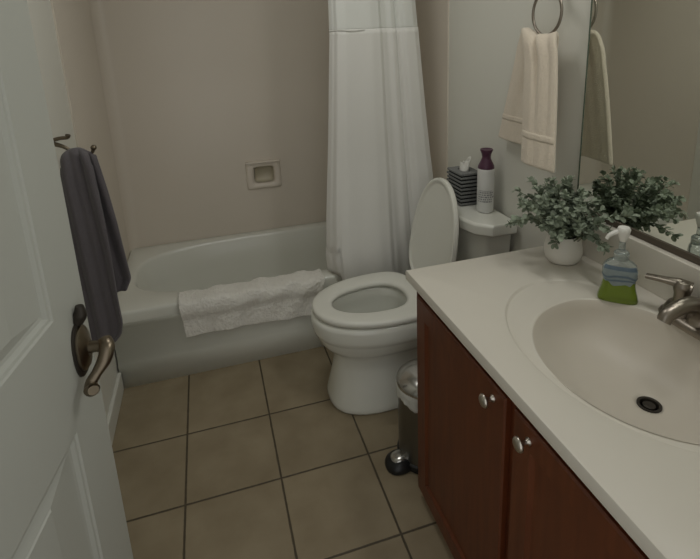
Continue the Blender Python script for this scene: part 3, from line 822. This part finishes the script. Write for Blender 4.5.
# ------------------------------------------------------------------ potted eucalyptus
def plant():
    px, py = 1.448, -.952
    t = thing('potted_plant', 'leafy green eucalyptus plant in a round white pot beside the mirror', 'plant', (px, py, HC))
    bm = bmesh.new()
    lathe(bm, [(.030, 0), (.040, .002), (.049, .012), (.0535, .030), (.0535, .046), (.049, .066), (.044, .080), (.0425, .085), (.0395, .085), (.0395, .078), (.040, .070)], n=48, cap1=False)
    link('pot', bm, M['pot'], t, smooth=True, angle=70)
    bm = bmesh.new(); lathe(bm, [(.0398, .070), (.001, .074)], n=32); link('soil', bm, M['soil'], t, smooth=True)
    rnd = random.Random(11)
    sb = bmesh.new(); lb = bmesh.new()
    def leaf(p, d, nrm, L, wd):
        d = d.normalized(); s = d.cross(nrm)
        if s.length < .05: s = d.cross(Vector((1, 0, 0)))
        s.normalize(); n = s.cross(d).normalized()
        k = 10; vs = []
        c = p+d*L*.5
        for i in range(k):
            a = 2*PI*i/k
            q = c + d*math.cos(a)*L*.5 + s*math.sin(a)*wd*.5 + n*(.10*L*math.sin(a)**2-.04*L*math.cos(a))
            vs.append(q)
        if max(q.x for q in vs)+px > W-.006 or min(q.z for q in vs) < .004: return
        vv = [lb.verts.new(q) for q in vs]; cc = lb.verts.new(c)
        for i in range(k): lb.faces.new((cc, vv[i], vv[(i+1) % k]))
    stems = []
    for i in range(62):
        a = rnd.uniform(0, 2*PI); zz = rnd.uniform(-.35, 1); rr0 = rnd.uniform(.75, 1.0)
        cr_ = math.sqrt(max(0, 1-zz*zz))*rr0
        p0 = Vector((.020*math.cos(a), .020*math.sin(a), .072))
        end = Vector((-.030+.112*cr_*math.cos(a), -.005+.135*cr_*math.sin(a), .160+.088*zz*rr0))
        mid = p0.lerp(end, .45) + Vector((0, 0, .026))
        if end.x+px > W-.018: end.x = W-.018-px
        if mid.x+px > W-.020: mid.x = W-.020-px
        stems.append((p0, mid, end))
    # a few drooping sprigs like those beside the pot
    for ex, ey, ez in ((-.062, -.035, .078), (.040, -.115, .085), (-.150, .050, .120), (-.165, .0, .150), (-.01, -.165, .110), (-.10, .10, .10), (-.05, .10, .225), (-.12, .06, .215), (-.01, -.02, .255), (-.15, -.03, .20), (.0, -.17, .16), (.04, -.19, .20)):
        p0 = Vector((ex*.2, ey*.25, .078)); e = Vector((ex, ey, ez)); stems.append((p0, p0.lerp(e, .5)+Vector((0, 0, .03)), e))
    for p0, m_, e in stems:
        pts = spline([p0, m_, e], 5)
        tube(sb, [p0, m_, e], [.0014, .0011, .0007], 5, 4)
        for j in range(2, len(pts)):
            p = pts[j]; d = (pts[j]-pts[j-1]).normalized()
            for s in range(4 if j > 3 else 3):
                aa = rnd.uniform(0, 2*PI)
                u = d.orthogonal().normalized(); v = d.cross(u)
                out = (u*math.cos(aa)+v*math.sin(aa))*1.0+d*rnd.uniform(.2, .9)
                L = rnd.uniform(.013, .021)
                leaf(p+d*rnd.uniform(-.006, .006), out, Vector((rnd.uniform(-.5, .5), rnd.uniform(-.5, .5), 1)), L, L*rnd.uniform(.62, .85))
        leaf(e, d, Vector((0, 0, 1)), .017, .011)
    link('stems', sb, M['stem'], t, smooth=True)
    link('foliage', lb, M['leaf'], t, smooth=True, angle=180)
plant()

# ------------------------------------------------------------------ hand soap
def soap():
    t = thing('soap_dispenser', 'clear pump bottle of green hand soap between plant and faucet', 'soap dispenser', (1.428, -1.182, HC-.003), math.radians(-42.8))
    # local x = width, local -y faces the camera
    def ring(a, b, z, n=3.2): return sup(0, 0, a, b, n, z, 64)
    bm = bmesh.new()
    loft(bm, [ring(.038, .017, 0), ring(.0425, .021, .003), ring(.0435, .022, .008), ring(.0405, .0205, .020), ring(.0365, .0195, .034), ring(.0345, .019, .046), ring(.0343, .0188, .0546)])
    link('green_soap', bm, M['soapgreen'], t, smooth=True, angle=60)
    bm = bmesh.new()
    loft(bm, [ring(.0343, .0188, .0548), ring(.0352, .0192, .060), ring(.0375, .020, .072), ring(.0372, .020, .084), ring(.034, .019, .094), ring(.027, .0175, .102, 2.6), ring(.018, .015, .107, 2.2), ring(.0145, .0140, .112, 2)])
    link('bottle_shoulder', bm, M['soapclear'], t, smooth=True, angle=60)
    # wrap label with wavy edges on the front
    def hw(z): return lint([(0, .0425), (.008, .0435), (.020, .0405), (.034, .0365), (.046, .0345), (.058, .0352), (.072, .0375), (.084, .0372), (.094, .034), (.102, .027)], z)
    def hd(z): return lint([(0, .021), (.02, .0205), (.046, .019), (.072, .020), (.084, .020), (.094, .019), (.102, .0175)], z)
    def lab(z0f, z1f, off, umax):
        b = bmesh.new()
        def f(u, v):
            a = lerp(-umax, umax, u)
            z = lerp(z0f(a), z1f(a), v)
            c_, s_ = math.sin(a), -math.cos(a)
            X = (hw(z)+off)*math.copysign(abs(c_)**(2/3.2), c_); Y = (hd(z)+off)*math.copysign(abs(s_)**(2/3.2), s_)
            return (X, Y, z)
        sheet(b, f, 40, 8); return b
    link('pale_label', lab(lambda a: .060-.012*math.cos(a*1.6)+.003*math.sin(a*9), lambda a: .090+.002*math.sin(a*5), .0006, 1.15), M['soappale'], t, smooth=True)
    link('blue_label', lab(lambda a: .058+.002*math.sin(a*4), lambda a: .062+.002*math.sin(a*4+.5), .0010, 1.0), M['soapblue'], t, smooth=True)
    link('blue_label', lab(lambda a: .066+.003*math.sin(a*4+1), lambda a: .0715+.003*math.sin(a*4+1), .0010, 1.35), M['soapblue'], t, smooth=True)
    link('blue_label', lab(lambda a: .086, lambda a: .096, .0008, 1.1), M['soapblue'], t, smooth=True)
    bm = bmesh.new(); lathe(bm, [(.0155, .108), (.0165, .110), (.0165, .124), (.0120, .129), (.0075, .131), (.0065, .158), (.0045, .160)], n=28); link('pump_collar', bm, M['soapclear'], t, smooth=True)
    bm = bmesh.new(); lathe(bm, [(.0055, .150), (.009, .160), (.0135, .176), (.0145, .183), (.012, .188), (.001, .189)], n=28); link('pump_head', bm, M['pump'], t, smooth=True)
    bm = bmesh.new(); tube(bm, [(0, .0, .178), (-.014, -.004, .176), (-.028, -.008, .168), (-.034, -.010, .158)], [.0075, .006, .0048, .004], 12); link('nozzle', bm, M['pump'], t, smooth=True)
soap()
bpy.data.objects['soap_dispenser'].scale = (1.07, 1.07, 1.05)

# ------------------------------------------------------------------ pedal bin
def bin_():
    t = thing('pedal_bin', 'small stainless steel pedal bin between toilet and vanity', 'trash can', (1.098, -.740, 0))
    bm = bmesh.new(); lathe(bm, [(.096, 0), (.100, .004), (.100, .022), (.0945, .026)], n=56); link('base_ring', bm, M['black'], t, smooth=True)
    bm = bmesh.new(); lathe(bm, [(.0935, .020), (.0935, .235), (.094, .238)], n=56, cap1=False); link('body', bm, M['steel'], t, smooth=True)
    def f(u, v):
        a = u*2*PI
        z = lerp(.236-.012*(.5+.5*math.sin(a*3+1))-.008*max(0, math.sin(a*7)), .262, v)
        r = .0955+.0022*math.sin(a*13+v*3)*(1-v)+.0012*math.sin(a*29)
        return (r*math.cos(a), r*math.sin(a), z)
    bm = bmesh.new(); sheet(bm, f, 110, 6); bmesh.ops.remove_doubles(bm, verts=bm.verts[:], dist=1e-6); link('bin_liner', bm, M['bag'], t, smooth=True, solid=.0012, angle=180)
    bm = bmesh.new(); lathe(bm, [(.096, .255), (.0995, .258), (.1005, .270), (.098, .276)], n=56); link('rim_ring', bm, M['bag'], t, smooth=True)
    bm = bmesh.new(); lathe(bm, [(.098, .272), (.0995, .278), (.096, .288), (.082, .300), (.058, .310), (.030, .315), (.001, .3165)], n=56); link('lid', bm, M['chrome'], t, smooth=True, angle=70)
    bm = bmesh.new()
    loft(bm, [sup(-.108+z*.25, -.016, k, w, 2.4, z, 40) for k, w, z in ((.048, .044, .002), (.050, .046, .008), (.048, .044, .018), (.040, .036, .028), (.026, .024, .036), (.010, .010, .039))])
    p = link('pedal', bm, M['black'], t, smooth=True)
    bm = bmesh.new()
    loft(bm, [sup(-.108+z*.25, -.016, k, w, 2.4, z, 40) for k, w, z in ((.0360, .030, .0285), (.0355, .0295, .0315), (.026, .022, .038), (.010, .010, .0415))])
    link('pedal_plate', bm, M['chrome'], p, smooth=True)
bin_()
bpy.data.objects['pedal_bin'].scale = (1.0, 1.0, 1.10)

# ------------------------------------------------------------------ lights
def area(name, loc, rot, size, power, col, sy=None):
    l = bpy.data.lights.new(name, 'AREA'); l.energy = power; l.color = col; l.size = size
    if sy: l.shape = 'RECTANGLE'; l.size_y = sy
    o = bpy.data.objects.new(name, l); COL.objects.link(o); o.location = loc; o.rotation_euler = rot; return o
area('ceiling_fill_light', (LX, LY, CEIL-.11), (0, 0, 0), .45, 3.2, (1.0, .99, .95))  # overhead light for the added ceiling lamp
# unseen three-globe light bar, added above the mirror to lift the tub apron
vl = thing('added_vanity_light', 'light bar with three frosted globes added out of view above the mirror', 'wall light', (W+.006, -1.38, 2.12))
bm = bmesh.new(); box(bm, (-.025, -.28, -.05), (0, .28, .05)); link('back_plate', bm, M['nickel'], vl, bevel=.006)
for gy in (-.19, 0, .19):
    bm = bmesh.new(); lathe(bm, [(.028, -.022), (.028, -.05), (.020, -.06)], (0, gy, 0), 24, 'x'); gs = link('socket', bm, M['nickel'], vl, smooth=True)
    bm = bmesh.new(); bmesh.ops.create_uvsphere(bm, u_segments=28, v_segments=16, radius=.052, matrix=Matrix.Translation((-.105, gy, 0))); link('globe', bm, em, vl, smooth=True)
area('vanity_fill_light', (W-.17, -1.38, 2.10), (0, math.radians(40), 0), .14, 3.1, (1.0, .99, .95), .55)  # added light aimed into the room, brightens the tub front
w = bpy.data.worlds.new('World'); SC.world = w; w.use_nodes = True
w.node_tree.nodes['Background'].inputs['Color'].default_value = (.98, .98, .96, 1)
w.node_tree.nodes['Background'].inputs['Strength'].default_value = .78

# ------------------------------------------------------------------ camera (solved from the photograph's perspective)
cam = bpy.data.cameras.new('camera'); co = bpy.data.objects.new('camera', cam); COL.objects.link(co); SC.camera = co
f, px, py = 498.433, 353.769, 161.154
cam.sensor_fit = 'HORIZONTAL'; cam.sensor_width = 36; cam.lens = f/700*36
cam.shift_x = (350-px)/700; cam.shift_y = -(279.5-py)/700
cam.clip_start = .02
yaw, pit, rol = -.284354, -.248860, .0398787
Rz = Matrix.Rotation(yaw, 3, 'Z'); Rx = Matrix.Rotation(pit, 3, 'X'); Ry = Matrix.Rotation(rol, 3, 'Y')
R3 = Rz @ Rx @ Ry
m3 = Matrix((R3.col[0], R3.col[2], -R3.col[1])).transposed()
co.matrix_world = Matrix.Translation((.48151, -2.08743, 1.45709)) @ m3.to_4x4()

vs = SC.view_settings
vs.view_transform = 'Standard'; vs.look = 'None'; vs.gamma = 1; vs.use_curve_mapping = False
vs.exposure = -0.04
